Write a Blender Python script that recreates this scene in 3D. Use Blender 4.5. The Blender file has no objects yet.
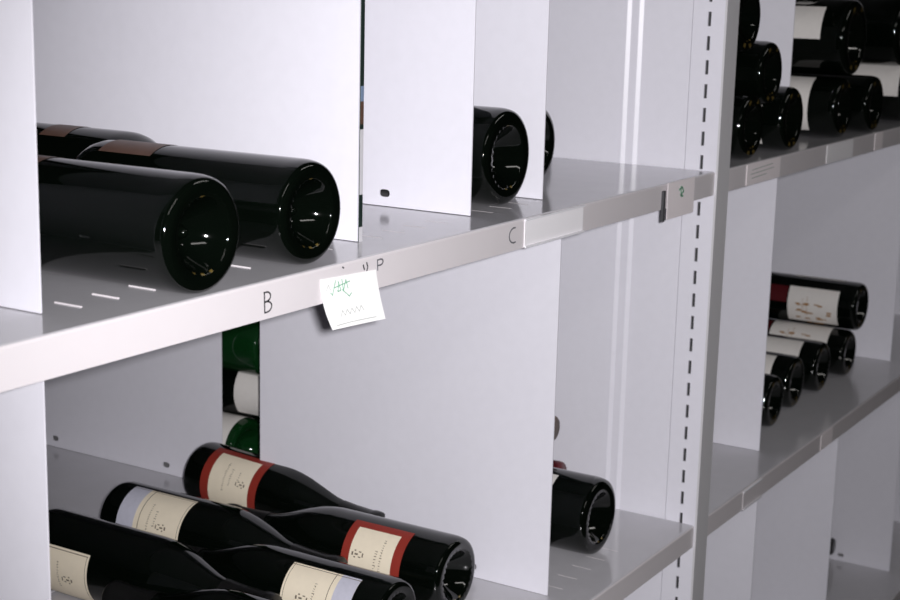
import bpy, bmesh, math, random
from mathutils import Vector, Matrix
PI = math.pi
random.seed(4)
C = bpy.context.scene.collection
H = 0.4238            # shelf pitch
SET = 0.043           # dividers stand back from the lip
LIP = 0.0269

# ------------------------------------------------------------------ materials
def mat(name, col, rough=0.5, metal=0.0, spec=0.5, coat=0.0, noise=0.0, bump=0.0, scale=60):
    m = bpy.data.materials.new(name); m.use_nodes = True
    nt = m.node_tree; b = nt.nodes['Principled BSDF']
    b.inputs['Base Color'].default_value = (*col, 1)
    b.inputs['Roughness'].default_value = rough
    b.inputs['Metallic'].default_value = metal
    b.inputs['Specular IOR Level'].default_value = spec
    b.inputs['Coat Weight'].default_value = coat
    b.inputs['Coat Roughness'].default_value = 0.05
    if noise or bump:
        tc = nt.nodes.new('ShaderNodeTexCoord')
        n = nt.nodes.new('ShaderNodeTexNoise'); n.inputs['Scale'].default_value = scale
        n.inputs['Detail'].default_value = 4
        nt.links.new(tc.outputs['Object'], n.inputs['Vector'])
        if noise:
            mix = nt.nodes.new('ShaderNodeMix'); mix.data_type = 'RGBA'
            mix.inputs[6].default_value = (*[c * (1 - noise) for c in col], 1)
            mix.inputs[7].default_value = (*[min(1, c * (1 + noise)) for c in col], 1)
            nt.links.new(n.outputs['Fac'], mix.inputs[0])
            nt.links.new(mix.outputs[2], b.inputs['Base Color'])
        if bump:
            bp = nt.nodes.new('ShaderNodeBump'); bp.inputs['Strength'].default_value = bump
            bp.inputs['Distance'].default_value = 0.001
            nt.links.new(n.outputs['Fac'], bp.inputs['Height'])
            nt.links.new(bp.outputs['Normal'], b.inputs['Normal'])
    return m

M = {}
M['paint'] = mat('white_enamel', (0.76, 0.75, 0.815), 0.36, spec=0.45, noise=0.03, bump=0.02, scale=90)
M['shelf'] = mat('shelf_enamel', (0.58, 0.57, 0.60), 0.14, spec=0.55, noise=0.05, scale=30)
M['lip'] = mat('lip_enamel', (0.70, 0.66, 0.68), 0.35, spec=0.5, noise=0.02, scale=50)
M['post'] = mat('post_enamel', (0.62, 0.61, 0.63), 0.4, spec=0.4)
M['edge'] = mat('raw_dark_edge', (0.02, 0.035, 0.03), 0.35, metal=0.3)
M['bluegrey'] = mat('blue_grey_reflection', (0.16, 0.22, 0.33), 0.5)  # reflection tone for the divider's edge strip
M['dark'] = mat('painted_shade', (0.05, 0.05, 0.055), 0.7)  # shade colour for the post channel and the card's shadow
M['glass'] = mat('black_green_glass', (0.0012, 0.0022, 0.0014), 0.04, spec=0.55)
M['green'] = mat('green_glass', (0.003, 0.026, 0.006), 0.04, spec=0.5)
M['amber'] = mat('amber_glint', (0.10, 0.07, 0.018), 0.25, spec=0.8)
M['cream'] = mat('cream_label', (0.84, 0.75, 0.59), 0.6, noise=0.05, scale=120)
M['white_label'] = mat('white_label', (0.74, 0.71, 0.68), 0.6, noise=0.05, scale=120)
M['lavender'] = mat('lavender_band', (0.55, 0.55, 0.64), 0.55, noise=0.1, scale=200)
M['red'] = mat('red_border', (0.27, 0.028, 0.018), 0.5, noise=0.08, scale=120)
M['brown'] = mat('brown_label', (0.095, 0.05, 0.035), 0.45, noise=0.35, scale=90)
M['ink'] = mat('label_ink', (0.16, 0.13, 0.10), 0.6)
M['gilt'] = mat('gilt_ink', (0.34, 0.17, 0.05), 0.5)
M['foil'] = mat('dark_red_foil', (0.11, 0.012, 0.016), 0.3, metal=0.4)
M['foil_dark'] = mat('black_foil', (0.012, 0.012, 0.012), 0.3, metal=0.4)
M['foil_brown'] = mat('brown_foil', (0.10, 0.06, 0.035), 0.35, metal=0.4)
M['cork'] = mat('cork', (0.45, 0.28, 0.15), 0.8, noise=0.2)
M['paper'] = mat('note_paper', (0.97, 0.97, 0.96), 0.75)
M['card'] = mat('card_paper', (0.93, 0.91, 0.94), 0.6)
M['pinkcard'] = mat('pink_card_paper', (0.92, 0.85, 0.87), 0.6)
M['plastic'] = mat('clear_plastic_sleeve', (0.85, 0.84, 0.88), 0.12, spec=0.7)
M['pen'] = mat('black_pen', (0.03, 0.03, 0.035), 0.5)
M['greypen'] = mat('grey_pen', (0.16, 0.16, 0.18), 0.5)
M['greenpen'] = mat('green_pen', (0.20, 0.45, 0.30), 0.5)
M['faintpen'] = mat('faint_pencil', (0.50, 0.52, 0.50), 0.6)
M['wallp'] = mat('cellar_wall_paint', (0.13, 0.125, 0.12), 0.9, noise=0.05, scale=5)
M['floorp'] = mat('cellar_floor_paint', (0.16, 0.155, 0.15), 0.7, noise=0.1, scale=5)
M['fill_light'] = mat('fill_glow', (0.9, 0.9, 0.9), 0.5)  # glow of the added ambient fill
lb = M['fill_light'].node_tree.nodes['Principled BSDF']
lb.inputs['Emission Color'].default_value = (1, .97, .93, 1); lb.inputs['Emission Strength'].default_value = 4.0

# ------------------------------------------------------------------ helpers
def link(name, bm, m, parent=None, smooth=False, loc=None):
    me = bpy.data.meshes.new(name)
    bmesh.ops.recalc_face_normals(bm, faces=bm.faces)
    bm.to_mesh(me); bm.free()
    for x in (m if isinstance(m, (list, tuple)) else [m]): me.materials.append(x)
    if smooth:
        for p in me.polygons: p.use_smooth = True
    o = bpy.data.objects.new(name, me); C.objects.link(o)
    if parent: o.parent = parent
    if loc: o.location = loc
    return o

def empty(name, loc=(0, 0, 0), rz=0):
    o = bpy.data.objects.new(name, None); C.objects.link(o)
    o.location = loc; o.rotation_euler = (0, 0, rz); o.empty_display_size = 0.02
    return o

def tag(o, label, cat, group=None):
    o['label'] = label; o['category'] = cat
    if group: o['group'] = group
    return o

def box(bm, x0, x1, y0, y1, z0, z1, mi=0):
    vs = [bm.verts.new(c) for c in ((x0,y0,z0),(x1,y0,z0),(x1,y1,z0),(x0,y1,z0),(x0,y0,z1),(x1,y0,z1),(x1,y1,z1),(x0,y1,z1))]
    for f in ((0,3,2,1),(4,5,6,7),(0,1,5,4),(1,2,6,5),(2,3,7,6),(3,0,4,7)):
        fc = bm.faces.new([vs[i] for i in f]); fc.material_index = mi
    return vs

def extrude_poly(bm, pts, axis, a, b, mi=0):
    """pts: 2-D outline; axis 'x' -> pts are (y,z), 'z' -> (x,y)"""
    mk = (lambda p, t: (t, p[0], p[1])) if axis == 'x' else (lambda p, t: (p[0], p[1], t))
    A = [bm.verts.new(mk(p, a)) for p in pts]; B = [bm.verts.new(mk(p, b)) for p in pts]
    n = len(pts)
    bm.faces.new(A).material_index = mi; bm.faces.new(B[::-1]).material_index = mi
    for i in range(n):
        bm.faces.new([A[i], A[(i+1) % n], B[(i+1) % n], B[i]]).material_index = mi

def sheet_with_holes(bm, x, t, y0, y1, z0, z1, holes):
    """sheet in the YZ plane at x (thickness t), holes = [(y, z, ry, rz)] all at one z"""
    new = []
    def quad(a, b, c, d):
        if b - a > 1e-6 and d - c > 1e-6:
            new.append(bm.faces.new([bm.verts.new((x, a, c)), bm.verts.new((x, b, c)), bm.verts.new((x, b, d)), bm.verts.new((x, a, d))]))
    if holes:
        hz = holes[0][1]; w = 0.011
        quad(y0, y1, hz + w, z1); quad(y0, y1, z0, hz - w)
        cur = y0
        for (hy, _, ry, rz) in holes:
            quad(cur, hy - w, hz - w, hz + w); cur = hy + w
            N = 24; inn = []; out = []
            for k in range(N):
                a = 2 * PI * (k + .5) / N
                ca, sa = math.cos(a), math.sin(a)
                s = w / max(abs(ca), abs(sa))
                sup = 3.2
                e = (abs(ca) ** sup + abs(sa) ** sup) ** (-1 / sup)
                inn.append(bm.verts.new((x, hy + ca * e * ry, hz + sa * e * rz)))
                out.append(bm.verts.new((x, hy + ca * s, hz + sa * s)))
            for k in range(N):
                j = (k + 1) % N
                new.append(bm.faces.new([inn[k], out[k], out[j], inn[j]]))
            for (sy, sz) in ((1, 1), (-1, 1), (-1, -1), (1, -1)):   # corner slivers
                cv = bm.verts.new((x, hy + sy * w, hz + sz * w))
                near = sorted(out, key=lambda v: (v.co - cv.co).length)[:2]
                new.append(bm.faces.new([cv, near[0], near[1]]))
        quad(cur, y1, hz - w, hz + w)
    else:
        quad(y0, y1, z0, z1)
    bmesh.ops.remove_doubles(bm, verts=bm.verts[:], dist=1e-6)
    bmesh.ops.recalc_face_normals(bm, faces=bm.faces)
    r = bmesh.ops.extrude_face_region(bm, geom=bm.faces[:])
    bmesh.ops.translate(bm, verts=[v for v in r['geom'] if isinstance(v, bmesh.types.BMVert)], vec=(t, 0, 0))

# ------------------------------------------------------------------ rack
def divider(x, z, label, y0=SET, length=0.382, h=0.413, dark_edge=False):
    bm = bmesh.new()
    hz = z + 0.0125
    sheet_with_holes(bm, x, 0.0014, y0, y0 + length, z + 0.0006, z + h,
                     [(y0 + .0925, hz, .0056, .0035), (y0 + length - .0925, hz, .0056, .0035)])
    t = link('steel_divider', bm, M['paint'])
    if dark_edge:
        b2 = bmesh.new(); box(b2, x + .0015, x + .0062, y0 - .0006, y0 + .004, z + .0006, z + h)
        for (za, zb, mi) in ((.038, .090, 1), (.094, .112, 2), (.112, .124, 3), (.0, .012, 1)):  # colour bands painted as reflections in the steel edge
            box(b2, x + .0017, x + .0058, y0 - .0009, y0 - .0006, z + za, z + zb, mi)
        e = link('edge_strip', b2, [M['edge'], M['shelf'], M['brown'], M['bluegrey']], t); e['label'] = 'dark bare steel front edge with painted reflections'
    tag(t, label, 'divider')
    return t

def shelf(x0, x1, z, label, y0=0.0, y1=0.47, ribs=()):
    bm = bmesh.new()
    r = 0.0022
    # folded front: deck, rounded nose, lip face, return fold
    pts = [(y1, z), (y0 + r, z), (y0 + .35 * r, z - .3 * r), (y0, z - r), (y0, z - LIP), (y0 + .018, z - LIP),
           (y0 + .018, z - LIP + .0015), (y0 + .0015, z - LIP + .0015), (y0 + .0015, z - .0035), (y1, z - .0015)]
    extrude_poly(bm, pts, 'x', x0, x1)
    for f in bm.faces:
        c = f.calc_center_median(); n = f.normal
        f.material_index = 0
    bm.normal_update()
    for f in bm.faces:
        c = f.calc_center_median()
        if c.y < y0 + 0.0012: f.material_index = 1
    slits(bm, ribs, z)
    t = link('steel_shelf', bm, [M['shelf'], M['lip']])
    tag(t, label, 'shelf')
    return t

def slits(b, xs, z, y=0.050):
    """short embossed ribs across the deck, white"""
    for x in xs:
        hh = .0009 if (x < .2 and z > -.1) else .0003
        A = [(-.0010, 0), (-.0004, hh), (.0004, hh), (.0010, 0)]
        a = [b.verts.new((x + p[0], y - .0115, z + p[1] - .0001)) for p in A]
        c = [b.verts.new((x + p[0], y + .0115, z + p[1] - .0001)) for p in A]
        fs = [b.faces.new(a), b.faces.new(c[::-1])]
        for i in range(4):
            fs.append(b.faces.new([a[i], a[(i+1) % 4], c[(i+1) % 4], c[i]]))
        for q in fs: q.material_index = 1

def post(x, zlo, zhi, label, y0=-0.003, w=0.036, slot_y=.0175, phase=.0094):
    """upright U channel: slotted side cheek, plain front face, a rear ribbed end panel as its sheet"""
    t = empty('upright_post', (x, 0, zlo))
    b = bmesh.new()
    # front face (closed box strip)
    box(b, 0, w, y0, y0 + .0025, 0, zhi - zlo)
    link('front_face', b, M['post'], t)
    # slotted cheek
    b = bmesh.new()
    yA, yB = y0 + .0025, 0.0375
    s0, s1 = slot_y - .0019, slot_y + .0019
    zs = []
    k0 = math.ceil((zlo - phase) / .0268)
    z = phase + k0 * .0268
    while z + .008 < zhi:
        zs.append(z); z += .0268
    T = .0022
    box(b, 0, T, yA, s0, 0, zhi - zlo); box(b, 0, T, s1, yB, 0, zhi - zlo)
    prev = zlo
    for z in zs:
        if z - .008 > prev: box(b, 0, T, s0, s1, prev - zlo, z - .008 - zlo)
        prev = z + .008
    box(b, 0, T, s0, s1, prev - zlo, zhi - zlo)
    # rear lip of the cheek, gives the thin line
    link('slotted_cheek', b, M['paint'], t)
    b = bmesh.new(); box(b, T + .010, T + .012, yA + .001, yB, 0, zhi - zlo)  # dark sheets added for the shade behind the slots
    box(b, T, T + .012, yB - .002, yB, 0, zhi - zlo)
    c = link('channel_shade', b, M['dark'], t); c['label'] = 'dark sheet for the shade inside the channel'
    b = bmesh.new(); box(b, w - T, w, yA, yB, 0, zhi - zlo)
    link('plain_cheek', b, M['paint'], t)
    tag(t, label, 'post')
    return t

def end_panel(x, zlo, zhi, label):
    t = empty('end_panel', (x, 0, zlo))
    b = bmesh.new(); hgt = zhi - zlo
    prof = [(.0385, .0010), (.0985, .0010), (.1030, -.0012), (.1040, -.0014), (.1048, .0004), (.1135, .0004),
            (.1180, -.0016), (.1190, -.0018), (.1198, .0010), (.44, .0010)]
    outl = [(p[1], p[0]) for p in prof]
    back = [(0.0028, .44), (0.0028, .0385)]
    extrude_poly(b, outl + back, 'z', 0, hgt)
    link('ribbed_sheet', b, M['paint'], t)
    tag(t, label, 'end panel')
    return t

Z = [H, 0.0, -H, -2 * H, -3 * H]
PX = 0.9045
lev = {0: 'above the frame', 1: 'upper', 2: 'middle', 3: 'lower', 4: 'lowest'}
shelf_labels = {
 (0,1): 'white steel shelf with a bright lip lettered B and C',
 (0,2): 'grey steel shelf of the near bay carrying the five bottles with cream and red labels',
 (1,1): 'steel shelf past the post with price cards on its lip and big dark bottles',
 (1,2): 'grey steel shelf past the post carrying the row of small dark bases and white labels',
 (1,3): 'lowest dim grey shelf at the bottom right corner under one bottle neck',
 (0,0): 'grey shelf over the lettered one in the near bay', (1,0): 'topmost grey shelf of the bay past the post',
 (0,3): 'bottom grey shelf of the near bay under the labelled bottles',
}
shelves = {}
RIBS = {1: [-.051, -.0175, .017, .0505, .084, .1175, .151, .1845, .218, .287, .3205, .354, .3875, .467, .5005, .534],
        2: [.64 + .0335 * k for k in range(5)]}
for i, z in enumerate(Z[:4]):
    shelves[(0, i)] = shelf(-0.42, PX - .0005, z, shelf_labels[(0, i)], ribs=RIBS.get(i, ()))
    shelves[(1, i)] = shelf(PX + .0365, 2.27, z, shelf_labels[(1, i)])
# back-to-back rack behind, its decks just behind ours
for i in (1, 2):
    s_ = shelf(-0.42, PX, Z[i], ['', 'rear grey shelf behind the upper one', 'rear grey shelf floor showing behind the cream label bottles on the left'][i], y0=0.4715, y1=0.95)
post_lo, post_hi = -3 * H - .05, H + .1
post(PX, post_lo, post_hi, 'white slotted steel upright post between the two bays with a grey front face')
end_panel(PX, post_lo, post_hi, 'white ribbed end panel closing the near bay beside the slotted post')
post(-.458, post_lo, post_hi, 'upright post at the near end of the rack')
post(2.2705, post_lo, post_hi, 'upright post at the far end of the rack')
end_panel(2.2705, post_lo, post_hi, 'end panel at the far end of the rack')

divider(-.0812, 0, 'white steel divider at the left edge beside the front black bottle on the lettered shelf')
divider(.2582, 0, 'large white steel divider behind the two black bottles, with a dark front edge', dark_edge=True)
divider(.2582, 0, 'rear divider in line behind the one with the dark front edge', y0=.4265 + .045)
divider(.434, 0, 'white steel divider with a small oval hole, left of the single black bottle base')
divider(.5698, 0, 'white steel divider to the right of the single black base, before the ribbed end panel')
divider(-.0812, -H, 'white steel divider at the lower left edge beside the cream label bottles')
divider(.6136, -H, 'large white steel divider behind the red-bordered label bottles, sticky note hanging above it')
divider(.6854, -H, 'grey divider of the rear rack with two small holes above the left bottle row', y0=.5427)
divider(1.258, 0, 'pale divider between the two stacks of large dark bottles on the upper right')
divider(1.235, -H, 'narrow-looking pale divider just right of the post, left of the row of small bottle bases')
divider(1.87, -H, 'grey divider behind the stack with the brown-scripted white label')
divider(1.242, -2*H, 'pale divider nearest the post under the right bay middle shelf')
divider(1.603, -2*H, 'dim grey divider hiding most of the lone bottle neck at bottom right')
divider(1.985, -2*H, 'dim grey divider beyond the lone bottle neck at bottom right')

# ------------------------------------------------------------------ bottles
PROFILES = {   # (axial s, radius factor of body) in metres for a 0.30 bottle
 'bordeaux': [(.0022,.945),(.0035,.962),(.0055,.978),(.0080,.990),(.0110,.997),(.0150,1),(.19,1),(.200,.985),(.208,.93),(.216,.82),(.224,.66),(.232,.50),(.240,.41),(.250,.375),(.285,.36)],
 'burgundy': [(.0022,.945),(.0035,.962),(.0055,.978),(.0080,.990),(.0110,.997),(.0150,1),(.150,1),(.160,.985),(.172,.94),(.186,.85),(.200,.73),(.214,.60),(.228,.48),(.242,.41),(.256,.38),(.285,.365)],
}
def bottle(label, x, y, z, D, dirn=1, yaw=0.0, style='bordeaux', glass='glass', lab=None, foil='foil_dark', L=.30, group=None, pitch=0.0, roll=0.0):
    """x,y,z = centre of the base; axis runs to +Y (dirn 1) or -Y (dirn -1)"""
    R = D / 2; k = L / .30
    rz = yaw if dirn > 0 else PI + yaw
    t = empty('wine_bottle', (x, y, z), rz)
    t.rotation_euler = (pitch, 0, rz)
    N = 56
    prof = [(s * k, f * R) for s, f in PROFILES[style]]
    # punt: rim then a deep rounded cone inwards
    punt = [(.0155 * k, 0), (.0160 * k, R * .04), (.0175 * k, R * .08), (.0200 * k, R * .105), (.0228 * k, R * .12)] + [(.024 * k * (1 - (q / .66) ** 2), R * q) for q in (.16, .24, .32, .40, .48, .54, .59, .63, .66)] + [(-.0002 * k + .0004, R * .735), (.0, R * .80), (.0003 * k, R * .86), (.0011 * k, R * .91)]
    bm = bmesh.new(); rings = []
    allp = punt[1:] + prof + [(.288 * k, R * .39), (.294 * k, R * .39), (.297 * k, R * .36), (.298 * k, R * .25)]
    ns = len(allp)
    for i, (s, r) in enumerate(allp):
        ring = []
        for j in range(N):
            a = 2 * PI * j / N
            ss = s
            if i in (12, 13) and j % 2: ss = s + .0009     # knurled bearing surface
            ring.append(bm.verts.new((r * math.sin(a), ss, r * math.cos(a))))
        rings.append(ring)
    for i, (a_, b_) in enumerate(zip(rings, rings[1:])):
        for j in range(N):
            fc = bm.faces.new([a_[j], a_[(j+1) % N], b_[(j+1) % N], b_[j]])
            an = (j + .5) * 360 / N
            if i == 11 and ((150 < an < 205 and j % 3 == 1) or (an > 335 and j % 3 == 1)) or (x > .95 and i in (13, 14) and j in (3, 25, 26, 30, 31, 51, 52)): fc.material_index = 1     # amber glints of the thick heel glass, painted on
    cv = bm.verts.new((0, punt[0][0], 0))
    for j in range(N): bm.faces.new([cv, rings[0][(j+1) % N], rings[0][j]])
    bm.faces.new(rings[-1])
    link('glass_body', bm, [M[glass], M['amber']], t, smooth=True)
    # capsule and cork face
    bm = bmesh.new(); rr = []
    cp = [(.232, .47), (.240, .425), (.250, .39), (.285, .378), (.2875, .405), (.2945, .405), (.2985, .39), (.3, .36)]
    if style == 'burgundy': cp = [(.240, .425), (.256, .395), (.285, .38)] + cp[4:]
    for s, f in cp:
        rr.append([bm.verts.new(((f * R + .0004) * math.sin(2*PI*j/32), s * k, (f * R + .0004) * math.cos(2*PI*j/32))) for j in range(32)])
    for a_, b_ in zip(rr, rr[1:]):
        for j in range(32): bm.faces.new([a_[j], a_[(j+1) % 32], b_[(j+1) % 32], b_[j]])
    bm.faces.new(rr[-1])
    link('neck_foil', bm, M[foil], t, smooth=True)
    if lab:
        add_label(t, R, k, lab, dirn)
    tag(t, label, 'bottle', group)
    return t

def patch(bm, R, s0, s1, a0, a1, off, mi=0):
    """curved rectangle on the body; angle 0 = up, positive towards the camera side"""
    n = max(2, int(abs(a1 - a0) / 6)); g = []
    for i in range(n + 1):
        a = math.radians(a0 + (a1 - a0) * i / n)
        g.append([bm.verts.new(((R + off) * math.sin(a), s, (R + off) * math.cos(a))) for s in (s0, s1)])
    for p, q in zip(g, g[1:]):
        bm.faces.new([p[0], q[0], q[1], p[1]]).material_index = mi

def add_label(t, R, k, L, dirn):
    # L: kind, s0, s1, a0, a1 ; angle sign flips so 'positive' faces -X whichever way the bottle lies
    sg = -1 if dirn > 0 else 1
    s0, s1, a0, a1 = L['s0'] * k, L['s1'] * k, L['a0'] * sg, L['a1'] * sg
    kind = L['kind']
    bm = bmesh.new()
    if kind == 'red':
        patch(bm, R, s0, s1, a0, a1, .0003, 1)
        m = (s1 - s0) * .15; am = 13 * sg
        patch(bm, R, s0 + m, s1 - m * .9, a0 + am, a1 - am, .00045, 0)
        mats = [M['cream'], M['red']]
    elif kind == 'band':
        patch(bm, R, s0, s1, a0, a1, .0003, 0)
        patch(bm, R, s0, s0 + (s1 - s0) * .27, a0, a1, .00045, 1)
        patch(bm, R, s0 + (s1 - s0) * .34, s0 + (s1 - s0) * .35, a0, a1, .00045, 2)
        patch(bm, R, s0, s1, a0 + 3 * sg, a0 + 4.2 * sg, .00055, 2)
        patch(bm, R, s1 - .003, s1 - .0024, a0, a1, .00045, 2)
        mats = [M['cream'], M['lavender'], M['ink']]
    elif kind == 'plain':
        patch(bm, R, s0, s1, a0, a1, .0003, 0)
        patch(bm, R, s0 + .002, s1 - .002, a0 + 3 * sg, a0 + 4.2 * sg, .00045, 1)
        patch(bm, R, s1 - .0032, s1 - .0026, a0 + 3 * sg, a1 - 3 * sg, .00045, 1)
        patch(bm, R, s0, s0 + .008, a0, a1, .00045, 2)
        mats = [M['cream'], M['ink'], M['lavender']]
    elif kind == 'brown':
        patch(bm, R, s0, s1, a0, a1, .0003, 0); mats = [M['brown']]
    elif kind == 'script':
        patch(bm, R, s0, s1, a0, a1, .0003, 0)
        patch(bm, R, s1 + .002, s1 + .05, a0 + 2 * sg, a0 + 42 * sg, .0003, 1)
        patch(bm, R, s0, s1, -14 * sg, 8 * sg, .0003, 0)
        mats = [M['white_label'], M['foil']]
    else:
        patch(bm, R, s0, s1, a0, a1, .0003, 0); mats = [M['white_label']]
    # printing, illegible in the photograph: a crest and rows of small letters running round the bottle
    if kind in ('red', 'band', 'plain', 'script'):
        im = len(mats); mats.append(M['gilt'] if kind == 'script' else M['ink']); rnd = random.Random(int(s0 * 1e5) + len(kind))
        c = (s0 + s1) / 2; w = s1 - s0
        rows = L.get('rows', [(.62, 24, 70), (.70, 30, 62)])
        span = abs(a1 - a0)
        for (fs, b0, b1) in rows:
            a = b0
            while a < min(b1, span - 14):
                d = rnd.uniform(2.0, 3.4)
                hh = .0016 if rnd.random() < .7 else .0024
                patch(bm, R, s0 + w * fs - hh, s0 + w * fs + hh * .2, a0 + sg * a, a0 + sg * (a + d * .35), .0007, im)
                if rnd.random() < .6:
                    patch(bm, R, s0 + w * fs - hh, s0 + w * fs - hh + .0006, a0 + sg * a, a0 + sg * (a + d * .8), .0007, im)
                a += d + 1.2
        if 'crest' in L:
            fs, ca = L['crest']
            for (ds, da, ws, wa) in ((0,0,.004,2.5), (.005,0,.002,5), (-.004,-4,.003,1.6), (-.004,3.5,.003,1.6), (.002,-5,.002,2), (.002,4.5,.002,2), (-.0075,0,.0015,6)):
                patch(bm, R, s0 + w*fs + ds - ws/2, s0 + w*fs + ds + ws/2, a0 + sg*(ca + da - wa/2), a0 + sg*(ca + da + wa/2), .0007, im)
        if kind == 'script':
            for q in range(26):
                fs = rnd.uniform(.15, .85); a = rnd.choice((40, 58, 75, 92)) + rnd.uniform(-4, 4)
                patch(bm, R, s0 + w*fs - .004, s0 + w*fs + .004, a0 + sg*a, a0 + sg*(a + rnd.uniform(2, 5)), .0007, im)

    o = link('front_label', bm, mats, t, smooth=True)
    o['label'] = {'red': 'cream paper label with a red border', 'band': 'cream paper label with a lavender band', 'plain': 'cream paper label with a thin dark border',
                  'brown': 'dull brown paper label', 'script': 'white paper label with brown script and a red strip'}.get(kind, 'plain whitish paper label')

r38 = .038
BR = dict(kind='brown')
# upper shelf, first cell
bottle('black bottle lying nearest on the lettered shelf, base over the slits', 0.024, .0004, .0402, .0800, 1, 0.0, lab=dict(kind='brown', s0=.137, s1=.19, a0=-30, a1=45))
bottle('black bottle lying second from the left divider, brown label showing on top', 0.152, .0080, .0392, .0780, 1, 0.0, lab=dict(kind='brown', s0=.137, s1=.19, a0=-30, a1=34))
bottle('black bottle lying reversed behind the second one, only its shoulder showing', 0.2170, .4450, .0384, .0765, -1, 0.0, lab=dict(kind='brown', s0=.115, s1=.145, a0=-20, a1=35))
bottle('black bottle lying reversed between the two front bases, tucked by the left divider', 0.0900, .452, .0384, .0765, -1, 0.0, lab=None)
# third and fourth cell
bottle('thick black bottle base alone in the narrow cell under the letter C', 0.509, .0470, .0461, .0915, 1, 0.01, L=.31)
bottle('dark bottle whose base just peeks out before the ribbed end panel', 0.668, .1010, .0414, .0815, 1, 0.0)
# middle shelf, alternate packing
red = dict(kind='red', s0=.034, s1=.130, a0=6, a1=150, rows=[(.42, 30, 80), (.52, 40, 70), (.66, 42, 56)], crest=(.72, 62))
bottle('black bottle with a red-bordered label, lying deepest at the top of the pile', 0.626, .5210, -H + .0415, .0765, -1, -0.07, style='burgundy', lab=red, L=.272, pitch=-.024)
bottle('black bottle with a red-bordered label, its shiny base towards the aisle', 0.5210, .098, -H + .0402, .080, 1, 0.0, style='burgundy',
       lab=dict(kind='red', s0=.045, s1=.117, a0=15, a1=150, rows=[(.35, 26, 80), (.44, 44, 70)], crest=(.74, 55)))
bottle('black bottle with a cream label and lavender band, base to the rear', 0.4660, .504, -H + .0385, .0765, -1, 0.0, style='burgundy',
       lab=dict(kind='band', s0=.028, s1=.116, a0=6, a1=150, rows=[(.50, 30, 80), (.6, 40, 66)], crest=(.72, 64)))
bottle('black bottle with a cream and lavender label at the bottom, base towards the aisle', 0.4040, .093, -H + .0377, .075, 1, 0.0, style='burgundy',
       lab=dict(kind='band', s0=.032, s1=.112, a0=20, a1=150, rows=[(.55, 26, 70)], crest=(.7, 52)))
bottle('leftmost black bottle with a thin-bordered cream label, cut by the left divider', 0.3440, .494, -H + .0412, .082, -1, 0.0, style='burgundy',
       lab=dict(kind='plain', s0=.02, s1=.098, a0=58, a1=160, rows=[(.5, 20, 60)], crest=(.66, 44)))
bottle('black bottle mostly under the bottom edge, its neck below the leftmost cream label', 0.290, .050, -H + .0385, .0765, 1, 0.0, style='burgundy')
# middle shelf, cell right of the long divider
bottle('thick black bottle alone in the cell right of the long divider', 0.752, .0510, -H + .0446, .0885, 1, 0.0, L=.31, lab=dict(kind='white', s0=.047, s1=.13, a0=15, a1=140))
bottle('bottle with a dark red foil neck peeking from behind the thick black bottle', 0.850, .452, -H + .0384, .0765, -1, 0.0, foil='foil', pitch=.035)
bottle('bottle with a brown foil neck peeking high past the long divider', 0.8225, .450, -H + .1130, .0765, -1, 0.0, foil='foil_brown')
# rear cell seen through the gap
bottle('dark green bottle with a white label, lowest in the gap between the dividers', 0.737, .540, -H + .0386, .077, 1, 0.0, glass='green', lab=dict(kind='white', s0=.010, s1=.12, a0=-80, a1=130))
bottle('hidden green bottle beside the lowest one in the rear cell', .8165, .575, -H + .0386, .077, 1, 0.0, glass='green')
bottle('dark green bottle with a white label, in the middle of the gap stack', 0.775, .500, -H + .1078, .080, 1, 0.0, glass='glass', lab=dict(kind='white', s0=.005, s1=.064, a0=-80, a1=130))
bottle('bright green bottle at the top of the gap stack, under the shelf lip', 0.737, .500, -H + .1785, .080, 1, 0.0, glass='green')
# right bay, upper shelf
wl = lambda s0, s1: dict(kind='white', s0=s0, s1=s1, a0=15, a1=140)
bottle('dark bottle on the right bay shelf, half hidden by the post, bottom of its stack', 1.043, .010, .0406, .080, 1, 0.0)
bottle('dark bottle on the right bay shelf, pale label showing beside its base', 1.177, .006, .0416, .082, 1, 0.0, lab=wl(.03, .12))
bottle('big dark bottle base resting over two others just right of the post', 1.104, .012, .1020, .0785, 1, 0.0)
bottle('topmost dark bottle beside the post, cut by the top of the picture', 1.022, .015, .170, .083, 1, 0.0)
bottle('dark bottle at the bottom of the second right stack, pale label at its left', 1.405, .012, .0424, .0835, 1, 0.0, lab=wl(.04, .13))
bottle('dark bottle at the bottom of the second right stack, nearer the right edge', 1.520, .0015, .0416, .082, 1, 0.0)
bottle('big dark bottle with a cream label lying above the bottom right pair', 1.422, .008, .1390, .106, 1, 0.0, lab=dict(kind='white', s0=.034, s1=.095, a0=38, a1=92), L=.31)
bottle('large dark bottle at the top right corner of the picture', 1.685, .010, .1430, .106, 1, 0.0, L=.31)
bottle('dark bottle with a wide cream label at the right edge, bottom row', 1.740, .008, .0520, .103, 1, 0.0, lab=dict(kind='white', s0=.010, s1=.11, a0=0, a1=100))
bottle('dark bottle crossing the top edge of the picture over the cream label one', 1.335, .04, .232, .095, 1, 0.0, lab=wl(.02, .06))
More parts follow.
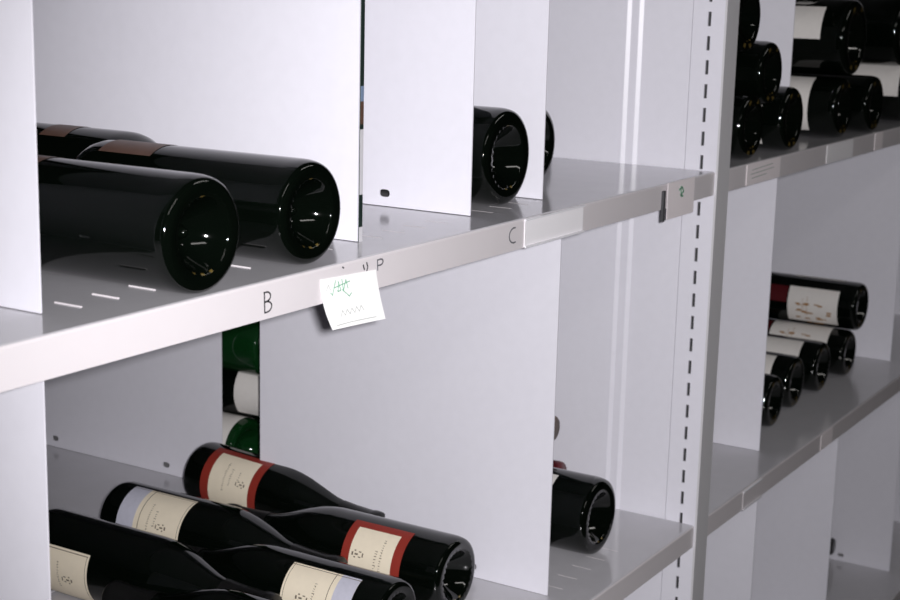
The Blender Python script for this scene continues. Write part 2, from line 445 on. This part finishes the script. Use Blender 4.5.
# right bay, middle shelf
bottle('first dark base of the small row, partly behind the pale divider', 1.362, .068, -H + .0386, .077, 1, 0.0, lab=wl(.03, .12))
bottle('second dark base of the small row on the right bay shelf', 1.479, .077, -H + .0409, .081, 1, 0.0, lab=wl(.03, .12))
bottle('third dark base of the small row on the right bay shelf', 1.598, .075, -H + .0409, .081, 1, 0.0, lab=wl(.03, .12))
bottle('last dark base of the small row, under the bottle with brown script', 1.727, .072, -H + .0384, .0765, 1, 0.0, lab=dict(kind='script', s0=.03, s1=.13, a0=5, a1=140))
bottle('dark bottle with brown script on a white label, lying on top of the small row', 1.756, .066, -H + .1130, .080, 1, 0.0, lab=dict(kind='script', s0=.03, s1=.115, a0=48, a1=140))
# right bay, lowest shelf
bottle('lone bottle neck peeking past the dim divider at the bottom right', 1.950, .440, -2*H + .0386, .077, -1, 0.0)

# ------------------------------------------------------------------ cards, note, handwriting
def strokes(name, parent, polys, m, y, w=.0011, th=.0002):
    b = bmesh.new()
    for pl in polys:
        for (xa, za), (xb, zb) in zip(pl, pl[1:]):
            d = Vector((xb - xa, 0, zb - za)); L = d.length
            if L < 1e-6: continue
            n = Vector((-d.z, 0, d.x)) / L * w / 2; e = d / L * w * .3
            q = [Vector((xa, 0, za)) - e - n, Vector((xb, 0, zb)) + e - n, Vector((xb, 0, zb)) + e + n, Vector((xa, 0, za)) - e + n]
            yf = y if not callable(y) else None
            A = [b.verts.new((v.x, (yf if yf is not None else y(v.x, v.z)) - th, v.z)) for v in q]
            Bv = [b.verts.new((v.x, (yf if yf is not None else y(v.x, v.z)) - .00002, v.z)) for v in q]
            b.faces.new(A); b.faces.new(Bv[::-1])
            for i in range(4): b.faces.new([A[i], A[(i+1)%4], Bv[(i+1)%4], Bv[i]])
    return link(name, b, m, parent)

top = shelves[(0, 1)]
def arc(cx, cz, rx, rz, a0, a1, n=8):
    return [(cx + rx * math.cos(math.radians(a0 + (a1 - a0) * i / n)), cz + rz * math.sin(math.radians(a0 + (a1 - a0) * i / n))) for i in range(n + 1)]
Bst = [[(.0850, -.0075), (.0855, -.0220)], [(.0845, -.0078)] + arc(.0870, -.0110, .0050, .0034, 80, -80) + [(.0858, -.0147)],
       [(.0858, -.0147)] + arc(.0875, -.0183, .0058, .0038, 85, -85) + [(.0853, -.0221)]]
o = strokes('letter_mark', top, Bst, M['pen'], 0.0); o['label'] = 'handwritten letter B in black'
o = strokes('letter_mark', top, [arc(.4385, -.0130, .0085, .0068, 75, 290)], M['greypen'], 0.0, w=.0014); o['label'] = 'handwritten letter C in grey pen'
strokes('pen_mark', top, [[(.2095, -.0045), (.211, -.0082), (.2095, -.0115)]], M['pen'], 0.0, w=.0012)
strokes('pen_mark', top, [[(.205, -.0058), (.2065, -.0095)]], M['pen'], 0.0, w=.0012)
strokes('pen_mark', top, [[(.178, -.0035), (.1795, -.0042)]], M['pen'], 0.0, w=.0012)
o = strokes('letter_mark', top, [[(.224, -.0045), (.2245, -.0125)], [(.224, -.0048)] + arc(.2275, -.0067, .0042, .0024, 80, -80, 6) + [(.2245, -.0090)]], M['greypen'], 0.0, w=.0012)
o['label'] = 'small handwritten letter P in grey'

# sticky note: curled sheet taped over the lip
def note_y(x, z):
    u = (x - .146) / .081; v = max(0.0, (-.008 - z) / .043)
    return -.0007 - .0065 * v ** 1.6 - .002 * (u - .5) ** 2 * v
def sheet_mesh(corner, nx=14, nz=14, th=.0003, fy=note_y):
    b = bmesh.new(); g = []
    (x00, z00), (x10, z10), (x11, z11), (x01, z01) = corner     # tl, tr, br, bl
    for j in range(nz + 1):
        v = j / nz; row = []
        for i in range(nx + 1):
            u = i / nx
            x = (x00*(1-u) + x10*u)*(1-v) + (x01*(1-u) + x11*u)*v
            z = (z00*(1-u) + z10*u)*(1-v) + (z01*(1-u) + z11*u)*v
            x += .004 * math.sin(v * PI) * -(1 - u) * .6
            row.append(b.verts.new((x, fy(x, z), z)))
        g.append(row)
    for j in range(nz):
        for i in range(nx): b.faces.new([g[j][i], g[j+1][i], g[j+1][i+1], g[j][i+1]])
    b.normal_update()
    r = bmesh.ops.extrude_face_region(b, geom=b.faces[:])
    bmesh.ops.translate(b, verts=[v for v in r['geom'] if isinstance(v, bmesh.types.BMVert)], vec=(0, th, 0))
    return b
note = link('sticky_note', sheet_mesh([(.150, -.0085), (.221, -.0115), (.2255, -.050), (.1575, -.0468)]), M['paper'])
tag(note, 'white sticky note with green scribble hanging off the shelf lip beside the letter B', 'note')
g = lambda pts: [(x, z) for x, z in pts]
strokes('green_scribble', note, [g([(.168, -.012), (.163, -.022), (.161, -.020)]), g([(.171, -.013), (.174, -.020), (.170, -.0205), (.172, -.014)]),
    g([(.176, -.012), (.177, -.021), (.181, -.013), (.183, -.020)]), g([(.176, -.020), (.184, -.026), (.187, -.024)]), g([(.166, -.017), (.186, -.015)])],
    M['greenpen'], lambda x, z: note_y(x, z), w=.0007)
fy = lambda x, z: note_y(x, z)
strokes('pencil_scribble', note, [g([(.170 + .003 * i, -.038 + (.003 if i % 2 else -.001)) for i in range(11)])], M['faintpen'], fy, w=.0007)
strokes('pencil_line', note, [g([(.163, -.0445), (.180, -.0448), (.196, -.0455), (.214, -.0465)])], M['faintpen'], fy, w=.0006)
strokes('pencil_tick', note, [g([(.155, -.018), (.159, -.014), (.161, -.018)])], M['faintpen'], fy, w=.0006)

def card(x0, x1, z0, z1, m, label, y=-.0002, tilt=0.0, th=.0006, holder=False):
    t = empty('price_card', ((x0 + x1) / 2, 0, z1))
    b = bmesh.new(); hw = (x1 - x0) / 2; hh = z1 - z0
    box(b, -hw, hw, y - th, y, -hh, 0)
    c = link('card_sheet', b, m, t)
    if holder:
        b = bmesh.new()
        box(b, -hw - .001, hw + .001, y - .0026, y - .0022 + .0008, -hh - .0006, -hh + .0012); box(b, -hw - .001, hw + .001, y - .0022, y, -.0012, .0004)
        link('sleeve_rim', b, M['plastic'], t)
    t.rotation_euler = (tilt, 0, 0)
    tag(t, label, 'card')
    return t
card(.457, .572, -.0262, -.0012, M['card'], 'long white card in a clear sleeve on the lip right of the letter C', holder=True)
t = card(.764, .836, -.0380, .0012, M['pinkcard'], 'upright white card with a green mark hooked on the lip left of the post', y=-.0035)
strokes('green_mark', t, [[(-.006, -.010), (.002, -.008), (.006, -.013), (-.002, -.016), (.005, -.018)], [(-.002, -.007), (.0, -.018)]], M['greenpen'], -.0041, w=.0022)
b = bmesh.new(); box(b, -.0435, -.0385, -.003, -.0003, -.041, -.008); link('card_shadow', b, M['dark'], t)['label'] = 'dark strip for the shadow left of the card'  # dark block stands in for the card's shadow
t = card(1.003, 1.118, -.0262, -.0008, M['pinkcard'], 'pinkish white card on the right bay lip nearest the post')
strokes('pencil_line', t, [[(-.04, -.008), (.03, -.006)], [(-.045, -.013), (.035, -.011)], [(-.04, -.018), (.01, -.0165)]], M['faintpen'], -.0008)
card(1.301, 1.416, -.0262, -.0012, M['card'], 'lilac white card on the right bay lip under the bottom pair of dark bases')
card(1.522, 1.560, -.0262, -.0012, M['pinkcard'], 'small cream card on the lip near the top right corner')
card(1.064, 1.128, -H - .0262, -H - .0022, M['lip'], 'pale card on the lower right lip near the post', holder=True)
card(1.372, 1.424, -H - .0262, -H - .0022, M['pinkcard'], 'second pale card up along the lower right lip')

# ------------------------------------------------------------------ room
FZ = -1.36
def struct(name, dims, m):
    b = bmesh.new(); box(b, *dims); o = link(name, b, m); o['kind'] = 'structure'; return o
struct('floor', (-3, 5, -3, 3, FZ - .05, FZ), M['floorp'])
struct('ceiling', (-3, 5, -3, 3, 1.2, 1.25), M['wallp'])
struct('wall_back', (-3, 5, 3, 3.05, FZ, 1.2), M['wallp'])
struct('wall_front', (-3, 5, -3.05, -3, FZ, 1.2), M['wallp'])
struct('wall_left', (-3.05, -3, -3, 3, FZ, 1.2), M['wallp'])
struct('wall_right', (5, 5.05, -3, 3, FZ, 1.2), M['wallp'])
for x in (-.6, 1.8):  # unseen strips added for ambient fill light
    b = bmesh.new(); box(b, x - .6, x + .6, -1.35, -1.25, 1.15, 1.199)
    tag(link('fill_strip', b, M['fill_light']), 'unseen strip added under the ceiling for ambient fill', 'fill_light', 'added fill strips')

# ------------------------------------------------------------------ camera and flash
cam_loc = Vector((-.74197, -.65517, .20979))
yaw, pitch, rl = 1.02325358, -.20661174, .02432454
f = Vector((math.sin(yaw) * math.cos(pitch), math.cos(yaw) * math.cos(pitch), math.sin(pitch)))
r = Vector((math.cos(yaw), -math.sin(yaw), 0)); u = r.cross(f)
r2 = r * math.cos(rl) + u * math.sin(rl); u2 = u * math.cos(rl) - r * math.sin(rl)
cd = bpy.data.cameras.new('camera'); co = bpy.data.objects.new('camera', cd); C.objects.link(co)
co.matrix_world = Matrix(((r2.x, u2.x, -f.x, cam_loc.x), (r2.y, u2.y, -f.y, cam_loc.y), (r2.z, u2.z, -f.z, cam_loc.z), (0, 0, 0, 1)))
cd.sensor_width = 36; cd.lens = 1543.0 / 900 * 36; cd.clip_start = .02
cd.dof.use_dof = True; cd.dof.focus_distance = 1.3; cd.dof.aperture_fstop = 15
bpy.context.scene.camera = co
ld = bpy.data.lights.new('camera_flash', 'SPOT'); ld.shadow_soft_size = .012
ld.spot_size = math.radians(70); ld.spot_blend = 1.0
ld.energy = 73.0; ld.color = (1.0, .98, 1.0)
lo = bpy.data.objects.new('camera_flash', ld); C.objects.link(lo)
lo.matrix_world = co.matrix_world @ Matrix.Rotation(math.radians(-5), 4, 'Y'); lo.location = cam_loc + r2 * .024 + u2 * .008 + f * .01

w = bpy.data.worlds.new('world'); bpy.context.scene.world = w; w.use_nodes = True
w.node_tree.nodes['Background'].inputs[0].default_value = (.5, .5, .55, 1)
w.node_tree.nodes['Background'].inputs[1].default_value = .2
vs = bpy.context.scene.view_settings
vs.view_transform = 'Standard'; vs.look = 'None'; vs.gamma = 1; vs.exposure = 0.42; vs.use_curve_mapping = False
